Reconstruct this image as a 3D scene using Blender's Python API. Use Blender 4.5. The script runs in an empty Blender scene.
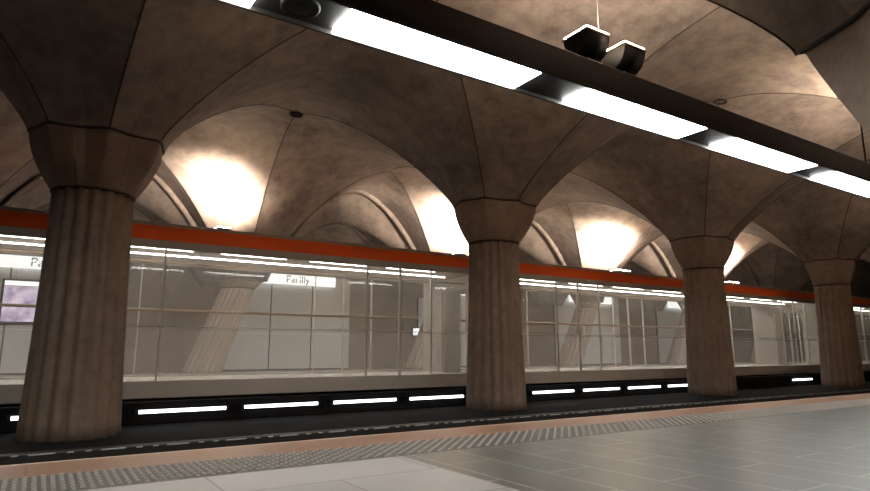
import bpy, bmesh, math, random
from mathutils import Vector, Matrix
random.seed(4)
C = bpy.context.scene.collection
SC = bpy.context.scene
# ------------------------------------------------------------------ camera, world, exposure
cam_d = bpy.data.cameras.new('camera')
cam_d.sensor_width = 36.0
cam_d.lens = 600.0 / 870.0 * 36.0
cam_d.clip_start = 0.05
cam_d.clip_end = 300
cam = bpy.data.objects.new('camera', cam_d)
C.objects.link(cam)
YAW, PITCH = math.radians(57), math.radians(10.0)
fwd = Vector((math.cos(YAW) * math.cos(PITCH), math.sin(YAW) * math.cos(PITCH), math.sin(PITCH)))
cam.location = (0, 0, 0.6)
cam.rotation_euler = fwd.to_track_quat('-Z', 'Y').to_euler()
SC.camera = cam
w = bpy.data.worlds.new('world')
SC.world = w
w.use_nodes = True
w.node_tree.nodes['Background'].inputs[0].default_value = (0.012, 0.011, 0.010, 1)
w.node_tree.nodes['Background'].inputs[1].default_value = 1.0
vs = SC.view_settings
vs.view_transform = 'Standard'
vs.look = 'None'
vs.gamma = 1.0
vs.use_curve_mapping = False
vs.exposure = 0.0
PANEL_NEAR, PANEL_FAR, UPLIGHT, SPOT_NEAR, SPOT_FAR, TUBE, CARLIGHT, SIGN = 34.0, 32.0, 190.0, 1300.0, 3000.0, 4.0, 22.0, 1.6

# ------------------------------------------------------------------ materials
def new_mat(name):
    m = bpy.data.materials.new(name)
    m.use_nodes = True
    nt = m.node_tree
    return m, nt, nt.nodes['Principled BSDF']

def N(nt, t, **kw):
    n = nt.nodes.new(t)
    for k, v in kw.items():
        if k in n.inputs.keys():
            n.inputs[k].default_value = v
        else:
            setattr(n, k, v)
    return n

def rgba(c):
    return (c[0], c[1], c[2], 1)

def plain(name, col, rough=0.6, metal=0.0, vary=0.12, scale=6.0, spec=0.4):
    m, nt, b = new_mat(name)
    tc = N(nt, 'ShaderNodeTexCoord')
    no = N(nt, 'ShaderNodeTexNoise', Scale=scale, Detail=5.0)
    nt.links.new(tc.outputs['Object'], no.inputs['Vector'])
    mx = N(nt, 'ShaderNodeMix', data_type='RGBA')
    mx.inputs[6].default_value = rgba([c * (1 - vary) for c in col])
    mx.inputs[7].default_value = rgba([min(1, c * (1 + vary)) for c in col])
    nt.links.new(no.outputs[0], mx.inputs[0])
    nt.links.new(mx.outputs[2], b.inputs['Base Color'])
    b.inputs['Roughness'].default_value = rough
    b.inputs['Metallic'].default_value = metal
    b.inputs['Specular IOR Level'].default_value = spec
    return m

def concrete(name, lo, hi, rough=0.75, bump=0.25, scale=1.0):
    m, nt, b = new_mat(name)
    tc = N(nt, 'ShaderNodeTexCoord')
    n1 = N(nt, 'ShaderNodeTexNoise', Scale=0.7 * scale, Detail=8.0, Roughness=0.65)
    n2 = N(nt, 'ShaderNodeTexNoise', Scale=3.5 * scale, Detail=8.0, Roughness=0.7)
    n3 = N(nt, 'ShaderNodeTexNoise', Scale=40.0, Detail=3.0)
    for n in (n1, n2, n3):
        nt.links.new(tc.outputs['Object'], n.inputs['Vector'])
    ad = N(nt, 'ShaderNodeMath', operation='ADD')
    nt.links.new(n1.outputs[0], ad.inputs[0])
    nt.links.new(n2.outputs[0], ad.inputs[1])
    mr = N(nt, 'ShaderNodeMapRange')
    mr.inputs['From Min'].default_value = 0.72
    mr.inputs['From Max'].default_value = 1.28
    nt.links.new(ad.outputs[0], mr.inputs['Value'])
    mx = N(nt, 'ShaderNodeMix', data_type='RGBA')
    mx.inputs[6].default_value = rgba(lo)
    mx.inputs[7].default_value = rgba(hi)
    nt.links.new(mr.outputs[0], mx.inputs[0])
    nt.links.new(mx.outputs[2], b.inputs['Base Color'])
    b.inputs['Roughness'].default_value = rough
    b.inputs['Specular IOR Level'].default_value = 0.3
    bp = N(nt, 'ShaderNodeBump', Strength=bump, Distance=0.02)
    ad2 = N(nt, 'ShaderNodeMath', operation='ADD')
    nt.links.new(n2.outputs[0], ad2.inputs[0])
    nt.links.new(n3.outputs[0], ad2.inputs[1])
    nt.links.new(ad2.outputs[0], bp.inputs['Height'])
    nt.links.new(bp.outputs[0], b.inputs['Normal'])
    return m

def emit(name, col, strength):
    m, nt, b = new_mat(name)
    b.inputs['Base Color'].default_value = rgba(col)
    b.inputs['Emission Color'].default_value = rgba(col)
    b.inputs['Emission Strength'].default_value = strength
    b.inputs['Roughness'].default_value = 0.4
    return m

def tiles(name, c1, c2, mortar, bw, bh, msize=0.006, rough=0.4, offset=0.5, rot=0.0, shift=(0, 0), seam_rough=None, bias=0.0):
    m, nt, b = new_mat(name)
    tc = N(nt, 'ShaderNodeTexCoord')
    mp = N(nt, 'ShaderNodeMapping')
    mp.inputs['Rotation'].default_value = (0, 0, rot)
    mp.inputs['Location'].default_value = (shift[0], shift[1], 0)
    nt.links.new(tc.outputs['Object'], mp.inputs['Vector'])
    br = N(nt, 'ShaderNodeTexBrick', offset=offset, squash=1.0)
    br.inputs['Color1'].default_value = rgba(c1)
    br.inputs['Color2'].default_value = rgba(c2)
    br.inputs['Mortar'].default_value = rgba(mortar)
    br.inputs['Scale'].default_value = 1.0
    br.inputs['Mortar Size'].default_value = msize
    br.inputs['Mortar Smooth'].default_value = 0.1
    br.inputs['Bias'].default_value = bias
    br.inputs['Brick Width'].default_value = bw
    br.inputs['Row Height'].default_value = bh
    nt.links.new(mp.outputs[0], br.inputs['Vector'])
    no = N(nt, 'ShaderNodeTexNoise', Scale=2.2, Detail=7.0, Roughness=0.65)
    nt.links.new(tc.outputs['Object'], no.inputs['Vector'])
    mr = N(nt, 'ShaderNodeMapRange')
    mr.inputs['From Min'].default_value = 0.3
    mr.inputs['From Max'].default_value = 0.7
    mr.inputs['To Min'].default_value = 0.82
    mr.inputs['To Max'].default_value = 1.12
    nt.links.new(no.outputs[0], mr.inputs['Value'])
    vm = N(nt, 'ShaderNodeVectorMath', operation='SCALE')
    nt.links.new(br.outputs['Color'], vm.inputs[0])
    nt.links.new(mr.outputs[0], vm.inputs['Scale'])
    nt.links.new(vm.outputs[0], b.inputs['Base Color'])
    rr = N(nt, 'ShaderNodeMapRange')
    rr.inputs['To Min'].default_value = rough * 0.8
    rr.inputs['To Max'].default_value = rough * 1.25
    nt.links.new(no.outputs[0], rr.inputs['Value'])
    nt.links.new(rr.outputs[0], b.inputs['Roughness'])
    bp = N(nt, 'ShaderNodeBump', Strength=0.25, Distance=0.004, invert=True)
    nt.links.new(br.outputs['Fac'], bp.inputs['Height'])
    nt.links.new(bp.outputs[0], b.inputs['Normal'])
    return m

def glass(name, tint, milk, mix, ior_=1.28):
    m, nt, b = new_mat(name)
    out = nt.nodes['Material Output']
    tr = N(nt, 'ShaderNodeBsdfTransparent')
    tr.inputs[0].default_value = rgba(tint)
    b.inputs['Base Color'].default_value = rgba(milk)
    b.inputs['Roughness'].default_value = 0.3
    no = N(nt, 'ShaderNodeTexNoise', Scale=1.3, Detail=3.0)
    tc = N(nt, 'ShaderNodeTexCoord')
    nt.links.new(tc.outputs['Object'], no.inputs['Vector'])
    mr = N(nt, 'ShaderNodeMapRange')
    mr.inputs['To Min'].default_value = mix * 0.85
    mr.inputs['To Max'].default_value = mix * 1.15
    nt.links.new(no.outputs[0], mr.inputs['Value'])
    tl_ = N(nt, 'ShaderNodeBsdfTranslucent')
    tl_.inputs[0].default_value = rgba(milk)
    m0 = N(nt, 'ShaderNodeMixShader')
    m0.inputs[0].default_value = 0.5
    nt.links.new(b.outputs[0], m0.inputs[1])
    nt.links.new(tl_.outputs[0], m0.inputs[2])
    mx = N(nt, 'ShaderNodeMixShader')
    nt.links.new(mr.outputs[0], mx.inputs[0])
    nt.links.new(tr.outputs[0], mx.inputs[1])
    nt.links.new(m0.outputs[0], mx.inputs[2])
    gl = N(nt, 'ShaderNodeBsdfGlossy')
    gl.inputs['Roughness'].default_value = 0.03
    fr = N(nt, 'ShaderNodeFresnel')
    ge = N(nt, 'ShaderNodeNewGeometry')
    ior = N(nt, 'ShaderNodeMapRange')
    ior.inputs['To Min'].default_value = ior_
    ior.inputs['To Max'].default_value = 1 / ior_
    nt.links.new(ge.outputs['Backfacing'], ior.inputs['Value'])
    nt.links.new(ior.outputs[0], fr.inputs[0])
    m2 = N(nt, 'ShaderNodeMixShader')
    nt.links.new(fr.outputs[0], m2.inputs[0])
    nt.links.new(mx.outputs[0], m2.inputs[1])
    nt.links.new(gl.outputs[0], m2.inputs[2])
    nt.links.new(m2.outputs[0], out.inputs[0])
    return m

M = {}
M['vault'] = concrete('vault_concrete', (0.092, 0.070, 0.056), (0.25, 0.195, 0.155))
M['column'] = concrete('column_concrete', (0.115, 0.078, 0.055), (0.21, 0.145, 0.104), scale=1.6)
M['pale'] = concrete('reflection_pale_concrete', (0.24, 0.20, 0.165), (0.36, 0.30, 0.255), scale=1.6)  # column concrete painted lighter to carry reflections on the far flutes
M['capital'] = concrete('capital_concrete', (0.13, 0.09, 0.066), (0.23, 0.165, 0.122), scale=1.3)
M['wall'] = concrete('wall_concrete', (0.15, 0.115, 0.09), (0.26, 0.20, 0.16))
M['joint'] = plain('joint_filler', (0.03, 0.022, 0.018), 0.8)
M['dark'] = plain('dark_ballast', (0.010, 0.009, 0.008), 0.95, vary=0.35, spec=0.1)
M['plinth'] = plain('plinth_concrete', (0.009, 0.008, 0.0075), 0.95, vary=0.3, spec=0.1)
M['rail'] = plain('rail_steel', (0.05, 0.045, 0.04), 0.45, 0.7)
M['beam'] = plain('beam_metal', (0.022, 0.019, 0.017), 0.55, 0.2)
M['black'] = plain('black_metal', (0.012, 0.011, 0.010), 0.5, 0.2)
M['lamp_near'] = emit('panel_light', (0.97, 0.985, 0.96), PANEL_NEAR)
M['panel_off'] = plain('unlit_panel', (0.20, 0.20, 0.20), 0.3)
M['lamp_far'] = emit('panel_light_far', (0.90, 0.96, 1.0), PANEL_FAR)
M['up'] = emit('uplight_lens', (1.0, 0.80, 0.60), UPLIGHT)
M['tube'] = emit('tube_light', (0.94, 0.94, 1.0), TUBE)
M['car_tube'] = emit('carriage_tube', (0.95, 0.95, 0.92), CARLIGHT)
M['sign'] = emit('sign_face', (0.92, 0.96, 1.0), SIGN)
M['ink'] = plain('sign_ink', (0.03, 0.04, 0.06), 0.6)
M['panel'] = plain('white_enamel', (0.62, 0.63, 0.61), 0.35, vary=0.05)
M['orange'] = plain('orange_paint', (0.90, 0.13, 0.02), 0.35, vary=0.08)
M['cream'] = plain('cantrail_paint', (0.36, 0.31, 0.26), 0.45, vary=0.08)
M['skirt'] = plain('skirt_paint', (0.42, 0.37, 0.32), 0.45, vary=0.1)
M['frame'] = plain('window_frame', (0.52, 0.47, 0.41), 0.45, vary=0.08)
M['inner'] = plain('carriage_lining', (0.45, 0.40, 0.35), 0.6, vary=0.06)
M['bronze'] = plain('bronze_rail', (0.22, 0.14, 0.08), 0.35, 0.6)
M['seat'] = plain('seat_moquette', (0.30, 0.25, 0.21), 0.8)
M['rubber'] = plain('tyre_rubber', (0.015, 0.015, 0.015), 0.8)
M['pane'] = glass('window_glass', (0.95, 0.94, 0.92), (0.50, 0.45, 0.40), 0.15)
M['pane_low'] = glass('frosted_glass', (0.95, 0.94, 0.92), (0.52, 0.47, 0.42), 0.19)
M['pane_back'] = glass('rear_window_glass', (0.97, 0.96, 0.95), (0.46, 0.42, 0.37), 0.04, 1.06)
M['tile_light'] = tiles('light_paving', (0.215, 0.198, 0.19), (0.25, 0.23, 0.22), (0.12, 0.10, 0.09), 1.05, 0.55, rough=0.42, shift=(0.32, 0.0))
M['tile_dark'] = tiles('grey_paving', (0.056, 0.057, 0.050), (0.068, 0.068, 0.060), (0.18, 0.175, 0.155), 0.90, 0.30, msize=0.008, rough=0.36, rot=math.pi / 2, shift=(0.1, 0.2))  # joints painted bright for the light the seams reflect
M['tile_tan'] = tiles('tan_edge_slab', (0.140, 0.058, 0.027), (0.150, 0.082, 0.052), (0.06, 0.035, 0.025), 1.22, 0.9, msize=0.005, rough=0.4, offset=0.0, shift=(0.0, 0.4))
M['nosing'] = plain('edge_nosing', (0.30, 0.22, 0.17), 0.45)
M['tactile'] = plain('tactile_paving', (0.055, 0.05, 0.045), 0.5, vary=0.1)
M['stud'] = plain('tactile_stud', (0.27, 0.24, 0.21), 0.35, vary=0.1)
M['floor_far'] = plain('far_paving', (0.36, 0.32, 0.28), 0.45)

def dash_mat():  # dashed reflections along the steel rail, put into the base colour
    m, nt, b = new_mat('rail_glints')
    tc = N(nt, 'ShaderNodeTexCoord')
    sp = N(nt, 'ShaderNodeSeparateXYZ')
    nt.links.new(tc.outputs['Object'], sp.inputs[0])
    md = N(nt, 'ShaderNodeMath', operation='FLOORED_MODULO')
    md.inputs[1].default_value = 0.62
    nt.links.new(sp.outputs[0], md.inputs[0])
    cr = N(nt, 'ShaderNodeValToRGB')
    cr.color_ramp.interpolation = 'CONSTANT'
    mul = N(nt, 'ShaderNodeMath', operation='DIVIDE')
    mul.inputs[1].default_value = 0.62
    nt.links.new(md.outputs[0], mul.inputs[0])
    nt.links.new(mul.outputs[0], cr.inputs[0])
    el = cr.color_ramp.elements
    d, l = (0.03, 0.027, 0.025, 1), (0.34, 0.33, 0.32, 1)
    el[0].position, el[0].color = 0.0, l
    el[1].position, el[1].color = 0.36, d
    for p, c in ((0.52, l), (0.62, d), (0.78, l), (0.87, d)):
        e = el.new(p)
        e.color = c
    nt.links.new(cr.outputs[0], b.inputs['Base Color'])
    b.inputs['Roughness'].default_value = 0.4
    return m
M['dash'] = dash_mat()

def poster_mat():
    m, nt, b = new_mat('poster_screen')
    tc = N(nt, 'ShaderNodeTexCoord')
    no = N(nt, 'ShaderNodeTexNoise', Scale=3.0, Detail=4.0)
    nt.links.new(tc.outputs['Object'], no.inputs['Vector'])
    cr = N(nt, 'ShaderNodeValToRGB')
    cr.color_ramp.elements[0].color = (0.30, 0.24, 0.42, 1)
    cr.color_ramp.elements[1].color = (0.75, 0.68, 0.90, 1)
    cr.color_ramp.elements[0].position = 0.35
    cr.color_ramp.elements[1].position = 0.6
    nt.links.new(no.outputs[0], cr.inputs[0])
    nt.links.new(cr.outputs[0], b.inputs['Base Color'])
    nt.links.new(cr.outputs[0], b.inputs['Emission Color'])
    b.inputs['Emission Strength'].default_value = 0.9
    return m
M['poster'] = poster_mat()

# ------------------------------------------------------------------ mesh helpers
def box(bm, x0, x1, y0, y1, z0, z1, bev=0.0):
    vs_ = [bm.verts.new(p) for p in ((x0, y0, z0), (x1, y0, z0), (x1, y1, z0), (x0, y1, z0),
                                     (x0, y0, z1), (x1, y0, z1), (x1, y1, z1), (x0, y1, z1))]
    fs = [bm.faces.new([vs_[i] for i in f]) for f in ((3, 2, 1, 0), (4, 5, 6, 7), (0, 1, 5, 4), (1, 2, 6, 5), (2, 3, 7, 6), (3, 0, 4, 7))]
    if bev > 0:
        ed = list({e for f in fs for e in f.edges})
        bmesh.ops.bevel(bm, geom=ed, offset=bev, segments=2, affect='EDGES', profile=0.5)

def tube(bm, pts, r, n=8, caps=True):
    pts = [Vector(p) for p in pts]
    rings = []
    for i, p in enumerate(pts):
        a = pts[max(0, i - 1)]
        c = pts[min(len(pts) - 1, i + 1)]
        t = (c - a).normalized()
        s = Vector((0, 0, 1)) if abs(t.z) < 0.9 else Vector((1, 0, 0))
        u = t.cross(s).normalized()
        v = t.cross(u).normalized()
        rings.append([bm.verts.new(p + (u * math.cos(k * 2 * math.pi / n) + v * math.sin(k * 2 * math.pi / n)) * r) for k in range(n)])
    for a, b in zip(rings, rings[1:]):
        for k in range(n):
            f = bm.faces.new((a[k], a[(k + 1) % n], b[(k + 1) % n], b[k]))
            f.smooth = True
    if caps:
        bm.faces.new(rings[0][::-1])
        bm.faces.new(rings[-1])

def loft(bm, rings, smooth=True, cap0=True, cap1=True):
    R = [[bm.verts.new(p) for p in r] for r in rings]
    n = len(R[0])
    for a, b in zip(R, R[1:]):
        for k in range(n):
            f = bm.faces.new((a[k], a[(k + 1) % n], b[(k + 1) % n], b[k]))
            f.smooth = smooth
    if cap0:
        bm.faces.new(R[0][::-1])
    if cap1:
        bm.faces.new(R[-1])
    return R

def obj(name, bm, mat, parent=None, recalc=True):
    if recalc:
        bmesh.ops.recalc_face_normals(bm, faces=bm.faces[:])
    me = bpy.data.meshes.new(name)
    bm.to_mesh(me)
    bm.free()
    me.materials.append(mat)
    o = bpy.data.objects.new(name, me)
    C.objects.link(o)
    if parent is not None:
        o.parent = parent
    return o

def tag(o, label, cat, group=None):
    o['label'] = label
    o['category'] = cat
    if group:
        o['group'] = group
    return o

def thing(name, label, cat, loc=(0, 0, 0), group=None, rz=0.0):
    o = bpy.data.objects.new(name, None)
    o.empty_display_size = 0.2
    C.objects.link(o)
    o.location = loc
    o.rotation_euler = (0, 0, rz)
    return tag(o, label, cat, group)

def struct(name, bm, mat, recalc=True):
    o = obj(name, bm, mat, None, recalc)
    o['kind'] = 'structure'
    return o

def sbox(name, mat, *a, bev=0.0):
    bm = bmesh.new()
    box(bm, *a, bev=bev)
    return struct(name, bm, mat)

def pbox(name, mat, parent, *a, bev=0.0):
    bm = bmesh.new()
    box(bm, *a, bev=bev)
    return obj(name, bm, mat, parent)

def kids(o):
    return [c for c in bpy.data.objects if c.parent == o]

def copy_tree(o, parent=None):
    c = o.copy()
    C.objects.link(c)
    c.parent = parent
    for ch in kids(o):
        copy_tree(ch, c)
    return c

def dup(root, loc, label, rz=None):
    r = copy_tree(root)
    r.location = loc
    r['label'] = label
    if rz is not None:
        r.rotation_euler = (0, 0, rz)
    return r

ORD = ['first', 'second', 'third', 'fourth', 'fifth', 'sixth', 'seventh', 'eighth', 'ninth', 'tenth', 'eleventh', 'twelfth']

# ------------------------------------------------------------------ layout of the station
DX = 6.86
XL, XR = -13.0, 58.0
YMID = 9.1
YFAR, YNEAR = 16.8, 1.0
YWF, YWN = 19.1, -0.9
XM = lambda i: 0.42 + DX * i
XF = lambda i: 4.52 + DX * i
XN = lambda i: 4.64 + DX * i
ZM, ZS, ZN = 3.42, 2.55, 2.78          # springing heights
ZC_MID, ZC_DIAG, ZC_SIDE, ZG = 5.35, 5.45, 5.62, 5.55
S0 = 0.185
EDGE_N, EDGE_F = 4.08, 14.1

# platforms, track beds, walls
def floor_slab(name, mat, x0, x1, y0, y1, z1, z0):
    return sbox(name, mat, x0, x1, y0, y1, z0, z1)
XB = 1.82
floor_slab('floor', M['tile_dark'], XB, XR, YWN, 3.17, 0.0, -0.25)
floor_slab('floor.001', M['tile_light'], XL, XB, YWN, 3.17, 0.0, -0.25)
sbox('trim_1', M['tile_tan'], XL, XR, 3.63, EDGE_N - 0.05, -0.25, 0.0)
sbox('trim_2', M['nosing'], XL, XR, EDGE_N - 0.05, EDGE_N, -0.12, 0.0, bev=0.008)
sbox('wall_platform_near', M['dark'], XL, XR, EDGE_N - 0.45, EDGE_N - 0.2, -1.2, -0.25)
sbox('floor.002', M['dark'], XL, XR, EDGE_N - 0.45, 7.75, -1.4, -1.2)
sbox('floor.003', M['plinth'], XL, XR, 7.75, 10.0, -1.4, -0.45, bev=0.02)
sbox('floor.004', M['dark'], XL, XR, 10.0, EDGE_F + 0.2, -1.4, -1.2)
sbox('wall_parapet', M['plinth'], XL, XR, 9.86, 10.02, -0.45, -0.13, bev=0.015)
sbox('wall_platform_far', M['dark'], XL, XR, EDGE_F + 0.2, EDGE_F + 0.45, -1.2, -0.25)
floor_slab('floor.005', M['floor_far'], XL, XR, EDGE_F + 0.05, YWF, 0.0, -0.25)
sbox('trim_3', M['nosing'], XL, XR, EDGE_F, EDGE_F + 0.05, -0.12, 0.0)
sbox('wall_far', M['wall'], XL, XR, YWF, YWF + 0.25, -0.25, 6.2)
sbox('wall_near', M['wall'], XL, XR, YWN - 0.25, YWN, -0.25, 6.2)
sbox('wall_left', M['wall'], XL - 0.25, XL, YWN - 0.25, YWF + 0.25, -1.4, 6.2)
sbox('wall_right', M['wall'], XR, XR + 0.25, YWN - 0.25, YWF + 0.25, -1.4, 6.2)
sbox('ceiling.001', M['vault'], XL - 0.25, XR + 0.25, YWN - 0.25, YWF + 0.25, 6.2, 6.4)

# ------------------------------------------------------------------ vault: triangular groin bays
def P(s, p=1.75):
    s = min(1.0, max(0.0, s))
    return 0.80 * (1 - (1 - s) ** 1.75) + 0.20 * (1 - (1 - s) ** p) ** (1 / p)

contour = {}      # column key -> polygon of the springing line
grooves = []      # groin lines
def zarch(zA, zc, s):
    return zA + (zc - zA) * P(s)

def patch(bm, A, B, G, zc, se=0.185, sg=0.185, sg2=None):
    sg2 = sg if sg2 is None else sg2
    # A, B: (x, y, springing z, key); G: centre (x, y, z)
    NS, NT = 22, 12
    us = []
    for k in range(NS + 1):
        a = k / NS
        us.append(-(1 - a ** 1.8))     # denser near the springing
    us = us + [-u for u in us[-2::-1]]
    grid = []
    for w_ in us:
        col = []
        for j in range(NT + 1):
            t = j / NT
            s0 = se + ((sg if w_ < 0 else sg2) - se) * t
            u = w_ * (1 - s0)
            s = 1 - abs(u)
            g = t * s
            a = (1 - g - u) / 2
            b = (1 - g + u) / 2
            x = a * A[0] + b * B[0] + g * G[0]
            y = a * A[1] + b * B[1] + g * G[1]
            zz = zc + (G[2] - zc) * (t * t * (3 - 2 * t))
            z = zarch(A[2] if u < 0 else B[2], zz, 1 - abs(w_))
            if u == 0:
                z = zz
            col.append(Vector((x, y, z)))
        grid.append(col)
    V = [[bm.verts.new(p) for p in c] for c in grid]
    for i in range(len(V) - 1):
        for j in range(NT):
            if i == len(V) - 1:
                continue
            q = [V[i][j], V[i + 1][j], V[i + 1][j + 1], V[i][j + 1]]
            f = bm.faces.new(q)
            f.smooth = True
    contour.setdefault(A[3], []).extend([grid[0][0].copy(), grid[0][-1].copy()])
    contour.setdefault(B[3], []).extend([grid[-1][0].copy(), grid[-1][-1].copy()])
    half = len(us) // 2
    return [c[-1] for c in grid[:half + 1]], [c[-1] for c in grid[half:]], [c[0] for c in grid]

vbm = bmesh.new()
IR = range(-2, 9)
groin_lines, edge_arcs = [], []
m = lambda i: (XM(i), YMID, ZM, ('m', i))
fcol = lambda i: (XF(i), YFAR, ZS, ('f', i))
ncol = lambda i: (XN(i), YNEAR, ZN, ('n', i))
fw_ = lambda i: (XF(i), YWF + 0.02, ZS, ('fw', i))
nw_ = lambda i: (XN(i), YWN - 0.02, ZN, ('nw', i))
def tri(A, B, D, zab, zbd, zda, se=0.2, sg=0.2, sd=0.165):
    G = ((A[0] + B[0] + D[0]) / 3, (A[1] + B[1] + D[1]) / 3, ZG)
    sa, sb, sd_ = sg if isinstance(sg, tuple) else (sg, sg, sg)
    for (p, q, zc, s_, g1, g2) in ((A, B, zab, se, sa, sb), (B, D, zbd, sd, sb, sd_), (D, A, zda, sd, sd_, sa)):
        h1, h2, e = patch(vbm, p, q, G, zc, s_, g1, g2)
        groin_lines.append(h1)
    return G
def quad(A, B, D, E, zc):
    G = (sum(p[0] for p in (A, B, D, E)) / 4, sum(p[1] for p in (A, B, D, E)) / 4, 4.75)
    out = []
    for (p, q, z) in ((A, B, zc[0]), (B, D, zc[1]), (D, E, zc[2]), (E, A, zc[3])):
        h1, h2, e = patch(vbm, p, q, G, z)
        groin_lines.append(h1)
        out.append(e)
    return out
nodes, side_arcs = [], []
for i in IR:
    nodes.append((i, tri(m(i), m(i + 1), fcol(i), ZC_MID, ZC_DIAG, ZC_DIAG, 0.24, (0.19, 0.19, 0.115), 0.135)))
    tri(fcol(i), fcol(i + 1), m(i + 1), ZC_SIDE, ZC_DIAG, ZC_DIAG, 0.135, (0.125, 0.125, 0.14), 0.135)
    nodes.append((i, tri(m(i), m(i + 1), ncol(i), ZC_MID, ZC_DIAG, ZC_DIAG, 0.24, 0.19, 0.14)))
    tri(ncol(i), ncol(i + 1), m(i + 1), ZC_SIDE, ZC_DIAG, ZC_DIAG, 0.15, 0.13, 0.14)
    e = quad(fcol(i), fcol(i + 1), fw_(i + 1), fw_(i), (ZC_SIDE - 0.02, 3.8, 4.35, 3.8))
    side_arcs.append((i, e[0]))
    e = quad(ncol(i), ncol(i + 1), nw_(i + 1), nw_(i), (ZC_SIDE - 0.02, 3.8, 4.35, 3.8))
    side_arcs.append((i, e[0]))
struct('ceiling', vbm, M['vault'], recalc=False)

# raised ribs along the arches of the outer rows
tn = 4
for i, arc in side_arcs:
    if not -1 <= i <= 6:
        continue
    bm = bmesh.new()
    sgn = 1 if arc[0].y > 8 else -1
    secs = []
    for k, p in enumerate(arc):
        a = arc[max(0, k - 1)]
        c = arc[min(len(arc) - 1, k + 1)]
        t = (c - a).normalized()
        nrm = Vector((0, sgn, 0)).cross(t).normalized()
        if nrm.z > 0:
            nrm = -nrm
        q0 = p + Vector((0, -0.16 * sgn, 0))
        q1 = p + Vector((0, 0.05 * sgn, 0))
        secs.append([q0 - nrm * 0.05, q1 - nrm * 0.05, q1 + nrm * 0.07, q0 + nrm * 0.05])
    loft(bm, secs, smooth=True)
    struct('trim_%d' % tn, bm, M['vault'])
    tn += 1

# dark joints that follow the groins
for gl in groin_lines:
    x = sum(p.x for p in gl) / len(gl)
    if not -8 < x < 40:
        continue
    bm = bmesh.new()
    tube(bm, [p + Vector((0, 0, 0.002)) for p in gl], 0.010, 6)
    struct('trim_%d' % tn, bm, M['joint'])
    tn += 1
for i, G in nodes:
    if not -1 <= i <= 4:
        continue
    bm = bmesh.new()
    pts = [Vector((G[0] + 0.13 * math.cos(a * math.pi / 8), G[1] + 0.10 * math.sin(a * math.pi / 8), G[2] - 0.03)) for a in range(17)]
    tube(bm, pts, 0.022, 6)
    struct('trim_%d' % tn, bm, M['joint'])
    tn += 1

# ------------------------------------------------------------------ columns
def ring_poly(key, cx, cy, n):
    """springing polygon of a column resampled on n rays"""
    pts = sorted({(round(p.x, 3), round(p.y, 3)) for p in contour[key]}, key=lambda q: math.atan2(q[1] - cy, q[0] - cx))
    out = []
    for k in range(n):
        a = -math.pi + 2 * math.pi * (k + 0.5) / n
        d = Vector((math.cos(a), math.sin(a)))
        best = None
        for j in range(len(pts)):
            p = Vector(pts[j]) - Vector((cx, cy))
            q = Vector(pts[(j + 1) % len(pts)]) - Vector((cx, cy))
            e = q - p
            den = d.x * e.y - d.y * e.x
            if abs(den) < 1e-9:
                continue
            t = (p.x * e.y - p.y * e.x) / den
            s = (p.x * d.y - p.y * d.x) / den
            if t > 0 and -1e-3 <= s <= 1 + 1e-3:
                best = t if best is None else max(best, t)
        out.append(best or 0.8)
    return out

def flute_ring(cx, cy, z, R, n=128, lobes=18, depth=0.115):
    r = []
    for k in range(n):
        a = -math.pi + 2 * math.pi * (k + 0.5) / n
        rr = R * (1 - depth + depth * abs(math.sin(lobes * a / 2)) ** 0.8)
        r.append((cx + rr * math.cos(a), cy + rr * math.sin(a), z))
    return r

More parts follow.
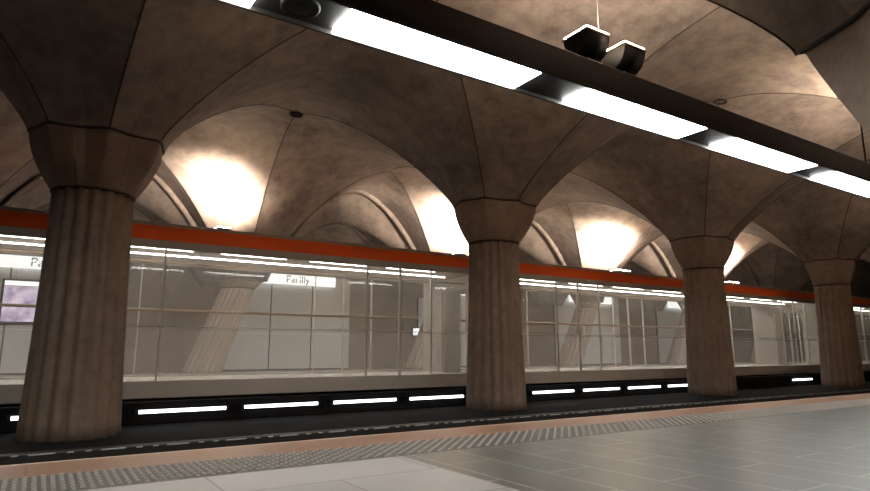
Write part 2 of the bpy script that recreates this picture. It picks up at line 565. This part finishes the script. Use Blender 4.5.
def make_column(name, label, group, base, top, zspring, zcap, key, R0, R1, mat=None, convex=1.75):
    """base, top: xy of the shaft's foot and of the capital's upper rim, relative to the thing's origin"""
    bx, by, bz = base
    tx, ty = top
    t = thing(name, label, 'column', (bx, by, bz), group)
    n = 128
    f = lambda z: Vector((0, 0)) + (Vector((tx - bx, ty - by)) * ((z - bz) / (zspring - bz)))
    bm = bmesh.new()
    secs = []
    for k in range(17):
        q = k / 16
        z = bz + (zcap - bz) * q
        c = f(z)
        R = R0 + (R1 - R0) * (1 - (1 - q) ** 1.5)
        secs.append(flute_ring(c.x, c.y, z - bz, R, n))
    loft(bm, secs)
    obj('shaft', bm, mat or M['column'], t)
    bm = bmesh.new()
    c = f(zcap)
    ring = lambda R, dz: [(c.x + R * math.cos(-math.pi + 2 * math.pi * (k + .5) / n), c.y + R * math.sin(-math.pi + 2 * math.pi * (k + .5) / n), zcap - bz + dz) for k in range(n)]
    loft(bm, [ring(R1 * 0.95, -0.02), ring(R1 * 1.03, -0.008), ring(R1 * 1.03, 0.012), ring(R1 * 0.95, 0.025)])
    obj('collar', bm, M['joint'], t)
    # capital: twelve flat staves flaring out to the springing polygon of the vault
    poly = ring_poly(key, tx, ty, n)
    bm = bmesh.new()
    secs = []
    NF = 12
    for k in range(13):
        q = k / 12
        z = zcap + 0.02 + (zspring - zcap - 0.02) * q
        cc = f(z)
        e = 1 - (1 - q) ** convex
        row = []
        for j in range(n):
            a = -math.pi + 2 * math.pi * (j + 0.5) / n
            sec = 2 * math.pi / NF
            am = (math.floor(a / sec) + 0.5) * sec
            fl = math.cos(sec / 2) / math.cos(a - am)
            r0 = R1 * 1.03 * fl
            rr = r0 + (poly[j] * 0.985 - r0) * e
            g = abs(a / sec - round(a / sec))
            if g < 0.035:
                rr -= 0.012 * (1 - q)
            row.append((cc.x + rr * math.cos(a), cc.y + rr * math.sin(a), z - bz))
        secs.append(row)
    loft(bm, secs, smooth=False)
    obj('capital', bm, M['capital'], t)
    # dark joint under the vault
    bm = bmesh.new()
    cc = f(zspring)
    pts = []
    for j in range(0, n + 1, 2):
        a = -math.pi + 2 * math.pi * ((j % n) + 0.5) / n
        rr = poly[j % n] * 0.995
        pts.append((cc.x + rr * math.cos(a), cc.y + rr * math.sin(a), zspring - bz))
    tube(bm, pts, 0.022, 6, caps=False)
    obj('joint_ring', bm, M['joint'], t)
    return t

ml = {-1: 'fluted concrete column beyond the left edge of the photo, between the tracks',
      0: 'largest fluted concrete column at left between the two tracks',
      1: 'second fluted concrete column from the left, in the middle of the view between the tracks',
      2: 'third fluted concrete column from the left between the tracks',
      3: 'farthest fluted concrete column at the right, in deep shade between the tracks',
      4: 'fluted concrete column beyond the right edge of the photo, between the tracks'}
for i in range(0, 4):
    make_column('column', ml[i], 'columns between the tracks', (XM(i), YMID, -0.45), (XM(i), YMID), ZM, 2.66, ('m', i), 0.575, 0.49)
for i in range(0, 5):
    make_column('leaning_column', 'leaning fluted column by the far wall, %s from the left seen through the train' % ORD[i], 'leaning columns on the far platform',
                (XF(i) - 0.82, YFAR + 0.45, 0.0), (XF(i), YFAR), ZS, 2.3, ('f', i), 0.52, 0.44, M['pale'], 1.2)
make_column('leaning_column', 'leaning concrete column with wide capital at the top right, on the near platform', 'leaning columns on the near platform',
            (XN(0) - 0.75, YNEAR - 0.5, 0.0), (XN(0), YNEAR), ZN, 1.3, ('n', 0), 0.54, 0.46, None, 1.15)

# ------------------------------------------------------------------ light beams
def make_beam(name, label, y0, y1, z0, z1, px0, plen, pitch, mat, speaker_x):
    t = thing(name, label, 'light beam', (0, (y0 + y1) / 2, z0))
    yc = (y0 + y1) / 2
    hw = (y1 - y0) / 2
    bm = bmesh.new()
    box(bm, XL + 1, XR - 1, -hw, hw, 0.02, z1 - z0, bev=0.01)
    obj('housing', bm, M['beam'], t)
    k = -6
    while px0 + k * pitch + plen < XR - 2:
        x0 = px0 + k * pitch
        k += 1
        if x0 < XL + 1.2:
            continue
        lit_ = not (y0 < 9 and x0 > 12.5) and not (y0 > 9 and x0 > 26)
        o = pbox('light_panel', mat if lit_ else M['panel_off'], t, x0, x0 + plen, -hw + 0.035, hw - 0.03, -0.008, 0.03)
    bm = bmesh.new()
    for yy in (-hw + 0.01, hw - 0.01):
        box(bm, XL + 1, XR - 1, yy - 0.01, yy + 0.01, -0.012, 0.04)
    obj('edge_strip', bm, M['beam'], t)
    if speaker_x is not None:
        bm = bmesh.new()
        sec = []
        for R, z in ((0.13, 0.03), (0.13, 0.0), (0.115, -0.012), (0.10, -0.006), (0.06, -0.012), (0.02, -0.014)):
            sec.append([(speaker_x + R * math.cos(a * math.pi / 16), R * math.sin(a * math.pi / 16), z) for a in range(32)])
        loft(bm, sec)
        obj('speaker', bm, M['black'], t)
    return t
make_beam('light_beam', 'long dark ceiling beam with bright white light panels over the near platform edge', 3.29, 3.70, 2.815, 3.07, 1.52, 1.66, 2.24, M['lamp_near'], 1.22)
make_beam('light_beam', 'long dark beam with white light panels over the far platform edge, seen through the train', 14.05, 14.46, 2.80, 2.95, 1.02, 1.60, 2.24, M['lamp_far'], None)

for k in range(1, 4):
    bm = bmesh.new()
    tube(bm, [(0, 0, 0), (0, 0, 2.2)], 0.012, 6)
    o = obj('hanger_rod', bm, M['black'])
    o.location = (XN(k) - 2.0, 3.5, 3.06)
    tag(o, 'thin dark hanger rod holding the near light beam, %s from the left' % ORD[k - 1], 'hanger rod', 'hanger rods of the near beam')

# ------------------------------------------------------------------ uplights
def make_uplight(label, group, loc, rz, mat, watts, aim):
    t = thing('uplight', label, 'uplight', loc, group, rz)
    # trough: U section swept along x, open at the top
    def U(r, x, dz=0.0):
        pts = []
        for k in range(13):
            a = math.pi + math.pi * k / 12
            pts.append((x, 0.21 * r * math.cos(a), 0.30 * r * math.sin(a) + dz))
        return pts
    bm = bmesh.new()
    A = [bm.verts.new(p) for p in U(1.0, -0.21)]
    B = [bm.verts.new(p) for p in U(1.0, 0.21)]
    for k in range(12):
        f = bm.faces.new((A[k], B[k], B[k + 1], A[k + 1]))
        f.smooth = True
    bm.faces.new(A)
    bm.faces.new(B[::-1])
    obj('housing', bm, M['black'], t)
    pbox('lens', mat, t, -0.205, 0.205, -0.205, 0.205, -0.006, 0.022)
    bm = bmesh.new()
    for a in ((-0.225, 0.225, -0.225, -0.195), (-0.225, 0.225, 0.195, 0.225), (-0.225, -0.195, -0.195, 0.195), (0.195, 0.225, -0.195, 0.195)):
        box(bm, *a, -0.03, -0.004)
    obj('rim', bm, M['bronze'], t)
    bm = bmesh.new()
    tube(bm, [(0, 0, -0.28), (0, 0, -0.63)], 0.03, 8)
    box(bm, -0.12, 0.12, -0.12, 0.12, -0.652, -0.62)
    obj('stem', bm, M['black'], t)
    ld = bpy.data.lights.new('lamp', 'SPOT')
    ld.energy = watts
    ld.color = (1.0, 0.88, 0.76)
    ld.spot_size = math.radians(112 if aim[1] > 0 else 150)
    ld.spot_blend = 1.0
    ld.shadow_soft_size = 0.10
    lo = bpy.data.objects.new('lamp', ld)
    C.objects.link(lo)
    lo.parent = t
    lo.location = (0, 0, 0.06)
    lo.rotation_euler = Vector(aim).to_track_quat('-Z', 'Y').to_euler()
    return t
US = 0.72
u0 = make_uplight('left one of two black box uplights on top of the near light beam', 'near uplights', (4.10, 3.66, 3.55), 0.0, M['up'], SPOT_NEAR, (0.35, -0.15, 0.92))
u1 = make_uplight('right one of two black box uplights on top of the near light beam', 'near uplights', (4.62, 3.66, 3.55), 0.0, M['up'], SPOT_NEAR, (0.35, -0.15, 0.92))
bm = bmesh.new()
tube(bm, [(0.26, 0.0, -0.6), (0.26, 0.02, 2.3)], 0.0045, 6)
obj('cable', bm, M['black'], u0)
uf = make_uplight('left one of the far uplight pair below the brightest vault glow', 'far uplights', (3.33, 14.26, 3.43), 0.0, M['up'], SPOT_FAR, (0.12, 0.56, 0.80))
for u in (u0, u1, uf):
    u.scale = (US, US, US)
for i in range(0, 4):
    for q, side in ((-0.57, 'left'), (-0.15, 'right')):
        if i == 0 and q < 0:
            continue
        o = dup(uf, (XF(i) - 0.70 + q, 14.26, 3.43), 'far uplight above the train roof, %s one of the %s pair from the left' % (side, ORD[i]))
for i in range(1, 3):
    for q, side in ((-0.25, 'left'), (0.25, 'right')):
        dup(u1, (4.36 + DX * i + q, 3.66, 3.55), 'near uplight behind the light beam, %s one of the %s pair along it' % (side, ORD[i]))

# ------------------------------------------------------------------ tactile strip and guide rail
bm = bmesh.new()
box(bm, XL, XR, 3.17, 3.63, -0.25, 0.0)
ts = thing('tactile_strip', 'grey studded tactile warning strip along the near platform edge', 'tactile paving', (0, 0, 0))
obj('mat', bm, M['tactile'], ts)
bm = bmesh.new()
a = 0.037
nx = int(34 / a)
for ix in range(nx):
    for iy in range(12):
        if (ix + iy) % 2:
            continue
        x = -1.0 + ix * a
        y = 3.197 + iy * a
        k = 6
        lo = [bm.verts.new((x + 0.012 * math.cos(j * 2 * math.pi / k), y + 0.012 * math.sin(j * 2 * math.pi / k), 0.0)) for j in range(k)]
        hi = [bm.verts.new((x + 0.008 * math.cos(j * 2 * math.pi / k), y + 0.008 * math.sin(j * 2 * math.pi / k), 0.009)) for j in range(k)]
        for j in range(k):
            bm.faces.new((lo[j], lo[(j + 1) % k], hi[(j + 1) % k], hi[j]))
        bm.faces.new(hi)
st = obj('stud', bm, M['stud'], ts, recalc=False)
st['kind'] = 'stuff'

rl = thing('guide_rail', 'dark steel guide rail with dashed painted highlights beside the near track', 'rail', (0, 7.25, -1.2))
bm = bmesh.new()
box(bm, XL + 1, XR - 1, -0.06, 0.06, 0.70, 0.83, bev=0.01)
obj('bar', bm, M['rail'], rl)
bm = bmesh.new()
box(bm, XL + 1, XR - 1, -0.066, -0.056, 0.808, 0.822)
obj('glint_strip', bm, M['dash'], rl)
for k in range(-5, 20):
    pbox('bracket', M['rail'], rl, k * 2.4 - 0.05, k * 2.4 + 0.05, -0.05, 0.05, 0.0, 0.72)

# ------------------------------------------------------------------ tube lights on the low wall behind the columns
tl = None
lit = [-1, 0, 1, 2, 3, 4, 5, 6, 7, 8, 12]
for q, k in enumerate(lit):
    x = 1.25 + 1.51 * k
    lab = '%s glowing tube light from the left, on the low dark wall under the train' % ORD[q]
    if tl is None:
        tl = thing('tube_light', lab, 'tube light', (x, 9.83, -0.265), 'tube lights under the train')
        bm = bmesh.new()
        tube(bm, [(0.02, 0, 0), (1.27, 0, 0)], 0.026, 10)
        obj('tube', bm, M['tube'], tl)
        bm = bmesh.new()
        box(bm, 0.0, 1.29, 0.012, 0.03, -0.035, 0.035)
        box(bm, -0.02, 0.03, -0.03, 0.03, -0.035, 0.035)
        box(bm, 1.26, 1.31, -0.03, 0.03, -0.035, 0.035)
        obj('bracket', bm, M['black'], tl)
    else:
        dup(tl, (x, 9.83, -0.265), lab)

# ------------------------------------------------------------------ far wall: white panels, signs, screens
def text_mesh(name, s, size, mat, parent, loc, rot):
    cu = bpy.data.curves.new(name, 'FONT')
    cu.body = s
    cu.size = size
    cu.align_x = 'CENTER'
    cu.align_y = 'CENTER'
    cu.extrude = 0.004
    o = bpy.data.objects.new(name, cu)
    C.objects.link(o)
    bpy.context.view_layer.update()
    me = bpy.data.meshes.new_from_object(o.evaluated_get(bpy.context.evaluated_depsgraph_get()))
    bpy.data.objects.remove(o)
    me.materials.clear()
    me.materials.append(mat)
    t = bpy.data.objects.new(name, me)
    C.objects.link(t)
    t.parent = parent
    t.location = loc
    t.rotation_euler = rot
    return t
sign = None
pan = None
pw = 1.37
cnt = 0
for i in range(-1, 4):
    xc = 6.78 + 6.9 * i
    where = {-1: 'at the left edge behind the largest column', 0: 'above the middle set of white panels', 1: 'beside the second column', 2: 'right of the second column', 3: 'behind the third column'}[i]
    lab = 'white lit station name sign reading Parilly %s' % where
    if sign is None:
        sign = thing('station_sign', lab, 'sign', (xc + 0.08, YWF - 0.22, 2.9), 'station name signs')
        bm = bmesh.new()
        box(bm, -1.35, 1.35, -0.05, 0.05, -0.16, 0.16, bev=0.008)
        obj('sign_box', bm, M['sign'], sign)
        text_mesh('lettering', 'Parilly', 0.33, M['ink'], sign, (0.02, -0.055, 0.0), (math.pi / 2, 0, 0))
        for x in (-1.0, 1.0):
            pbox('bracket', M['black'], sign, x - 0.02, x + 0.02, 0.05, 0.22, -0.03, 0.03)
    else:
        dup(sign, (xc + 0.08, YWF - 0.22, 2.9), lab)
    for k in range(3):
        lab = 'tall white wall panel, %s of three, %s' % (('left', 'middle', 'right')[k], {-1: 'behind the largest column', 0: 'below the fully visible Parilly sign', 1: 'left of the second column' , 2: 'right of the second column', 3: 'behind the third column'}[i])
        x0 = xc - 2.07 + k * 1.385
        if pan is None:
            pan = thing('wall_panel', lab, 'wall panel', (x0, YWF - 0.06, 0.04), 'white wall panels')
            pbox('sheet', M['panel'], pan, 0.012, pw - 0.012, -0.03, 0.0, 0.01, 3.02, bev=0.004)
            bm = bmesh.new()
            box(bm, 0.0, pw, 0.0, 0.06, 0.0, 3.03)
            obj('frame', bm, M['black'], pan)
        else:
            dup(pan, (x0, YWF - 0.06, 0.04), lab)
sc = thing('advertising_screen', 'glowing purple advertising screen on the far wall at the left edge', 'screen', (-0.35, YWF - 0.16, 1.35))
pbox('casing', M['black'], sc, -0.62, 0.62, -0.05, 0.06, -0.08, 1.10, bev=0.02)
pbox('display', M['poster'], sc, -0.56, 0.56, -0.058, -0.048, 0.0, 0.92)
pbox('header', M['sign'], sc, -0.56, 0.56, -0.058, -0.048, 0.93, 1.05)
sc2 = thing('information_screen', 'small pale lit information screen on the far wall near the second column', 'screen', (11.55, YWF - 0.12, 1.18))
pbox('casing', M['black'], sc2, -0.2, 0.2, 0.0, 0.11, -0.03, 0.28, bev=0.01)
pbox('display', M['sign'], sc2, -0.18, 0.18, -0.008, 0.002, 0.0, 0.25)

# ------------------------------------------------------------------ metro train
YT0, YT1 = 10.62, 13.35
def make_carriage(label):
    t = thing('metro_carriage', label, 'train', (0, (YT0 + YT1) / 2, -0.9), 'train carriages')
    hw = (YT1 - YT0) / 2
    L = 15.1
    zo = 0.9
    Z = lambda z: z + zo
    # roof with its orange band
    bm = bmesh.new()
    prof = []
    for k in range(13):
        y = -hw + 0.12 + (2 * hw - 0.24) * k / 12
        prof.append((y, Z(2.70 + 0.16 * math.sin(math.pi * k / 12))))
    prof = prof + [(hw - 0.12, Z(2.42)), (-hw + 0.12, Z(2.42))]
    loft(bm, [[(x, y, z) for y, z in prof] for x in (0.05, L - 0.05)], smooth=False)
    roof = obj('roof', bm, M['cream'], t)
    for s in (-1, 1):
        bm = bmesh.new()
        pr = [(-hw + 0.16, 2.66), (-hw + 0.10, 2.66), (-hw + 0.05, 2.58), (-hw - 0.004, 2.40), (-hw + 0.10, 2.40)]
        loft(bm, [[(x, y * (-s), Z(z)) for y, z in pr] for x in (0.04, L - 0.04)], smooth=False)
        o = obj('orange_band', bm, M['orange'], t)
        bm = bmesh.new()
        pr = [(-hw + 0.18, 2.73), (-hw + 0.14, 2.72), (-hw + 0.12, 2.70), (-hw + 0.10, 2.66), (-hw + 0.18, 2.66)]
        loft(bm, [[(x, y * (-s), Z(z)) for y, z in pr] for x in (0.04, L - 0.04)], smooth=False)
        obj('roof_edge', bm, M['cream'], t)
        bm = bmesh.new()
        box(bm, 0.04, L - 0.04, s * hw - 0.055, s * hw + 0.055, Z(2.27 if s < 0 else 2.355), Z(2.40), bev=0.012)
        obj('cantrail', bm, M['cream'], t)
        bm = bmesh.new()
        box(bm, 0.04, L - 0.04, s * hw - 0.05, s * hw + 0.05, Z(-0.13), Z(0.14), bev=0.015)
        obj('skirt', bm, M['skirt'], t)
    # floor, ceiling lining, ends
    pbox('cabin_floor', M['inner'], t, 0.06, L - 0.06, -hw + 0.05, hw - 0.05, Z(0.02), Z(0.10))
    pbox('cabin_ceiling', M['inner'], t, 0.06, L - 0.06, -hw + 0.06, hw - 0.06, Z(2.36), Z(2.42))
    for x in (0.03, L - 0.09):
        bm = bmesh.new()
        box(bm, x, x + 0.06, -hw, -0.5, Z(-0.1), Z(2.42))
        box(bm, x, x + 0.06, 0.5, hw, Z(-0.1), Z(2.42))
        box(bm, x, x + 0.06, -0.5, 0.5, Z(2.05), Z(2.42))
        obj('end_wall', bm, M['cream'], t)
    for k in range(8):
        xx = 0.84 + 1.69 * k
        pbox('ceiling_light', M['car_tube'], t, xx, xx + 1.2, -0.98, -0.90, Z(2.325), Z(2.358))  # segmented row added to stand in for the far beam's panels behind the roof
    pbox('ceiling_light', M['car_tube'], t, 0.4, L - 0.4, -0.10, -0.06, Z(2.342), Z(2.358))
    # windows and doors
    x = 0.3
    bays = ['w', 'd', 'w', 'd', 'w', 'd', 'w']
    for n_, b in enumerate(bays):
        wd = 1.5 if b == 'd' else (1.3 if n_ in (0, 6) else 3.7)
        for s in (-1, 1):
            y = s * hw
            zt = 2.27 if s < 0 else 2.355
            pm = M['pane'] if s < 0 else M['pane_back']
            pl = M['pane_low'] if s < 0 else M['pane_back']
            if b == 'w':
                bm = bmesh.new()
                for xx in ((x, x + wd - 0.012) if s < 0 else (x,)):
                    box(bm, xx, xx + 0.012, y - 0.012, y + 0.012, Z(0.14), Z(zt))
                if s < 0:
                    box(bm, x + 0.012, x + wd - 0.012, y - 0.008, y + 0.008, Z(0.985), Z(1.0))
                f = obj('window_frame', bm, M['frame'], t)
                pbox('upper_pane', pm, f, x + 0.012, x + wd - 0.012, y - 0.004, y + 0.004, Z(1.0), Z(zt))
                pbox('lower_pane', pl, f, x + 0.012, x + wd - 0.012, y - 0.004, y + 0.004, Z(0.14), Z(0.985))
            else:
                for q in (0, 1):
                    xa = x + q * wd / 2
                    xb = xa + wd / 2
                    bm = bmesh.new()
                    for xx in (xa + 0.005, xb - 0.017):
                        box(bm, xx, xx + 0.012, y - 0.025, y + 0.025, Z(0.14), Z(zt))
                    if s < 0:
                        box(bm, xa + 0.017, xb - 0.017, y - 0.008, y + 0.008, Z(0.985), Z(1.0))
                    d = obj('door', bm, M['frame'], t)
                    pbox('upper_pane', pm, d, xa + 0.017, xb - 0.017, y - 0.004, y + 0.004, Z(1.0), Z(zt))
                    pbox('lower_pane', pl, d, xa + 0.017, xb - 0.017, y - 0.004, y + 0.004, Z(0.14), Z(0.985))
                    hx = xb - 0.09 if q == 0 else xa + 0.06
                    pbox('handle', M['bronze'], d, hx, hx + 0.012, y + s * 0.004, y + s * 0.035, Z(1.04), Z(1.16))
        x += wd
    # handrails and poles
    bm = bmesh.new()
    tube(bm, [(0.3, -0.75, Z(2.13)), (L - 0.3, -0.75, Z(2.13))], 0.012, 8)
    obj('handrail', bm, M['bronze'], t)
    bm = bmesh.new()
    tube(bm, [(0.3, hw - 0.08, Z(1.42)), (L - 0.3, hw - 0.08, Z(1.42))], 0.03, 8)
    obj('handrail', bm, M['bronze'], t)
    # bogies
    for xx in (2.6, L - 2.6):
        bm = bmesh.new()
        box(bm, xx - 1.3, xx + 1.3, -0.8, 0.8, Z(-0.55), Z(-0.25), bev=0.03)
        box(bm, xx - 0.5, xx + 0.5, -0.7, 0.7, Z(-0.27), Z(0.03))
        bo = obj('bogie', bm, M['black'], t)
        for wx in (-0.9, 0.9):
            for wy in (-0.95, 0.95):
                bm = bmesh.new()
                secs = []
                for R, dy in ((0.18, -0.13), (0.36, -0.13), (0.40, -0.09), (0.40, 0.09), (0.36, 0.13), (0.18, 0.13)):
                    secs.append([(xx + wx + R * math.cos(k * math.pi / 14), wy + dy, Z(-0.80) + R * math.sin(k * math.pi / 14)) for k in range(28)])
                # wheels run on the slab at z = -1.2
                loft(bm, secs)
                obj('wheel', bm, M['rubber'], bo)
    return t
car = make_carriage('metro carriage with orange roof band, left one, behind the largest column')
car.location.x = -6.7
dup(car, (8.8, car.location.y, -0.9), 'metro carriage with orange roof band, middle one, between second and last columns')
dup(car, (24.3, car.location.y, -0.9), 'metro carriage with orange roof band, rightmost one, beyond the last column')
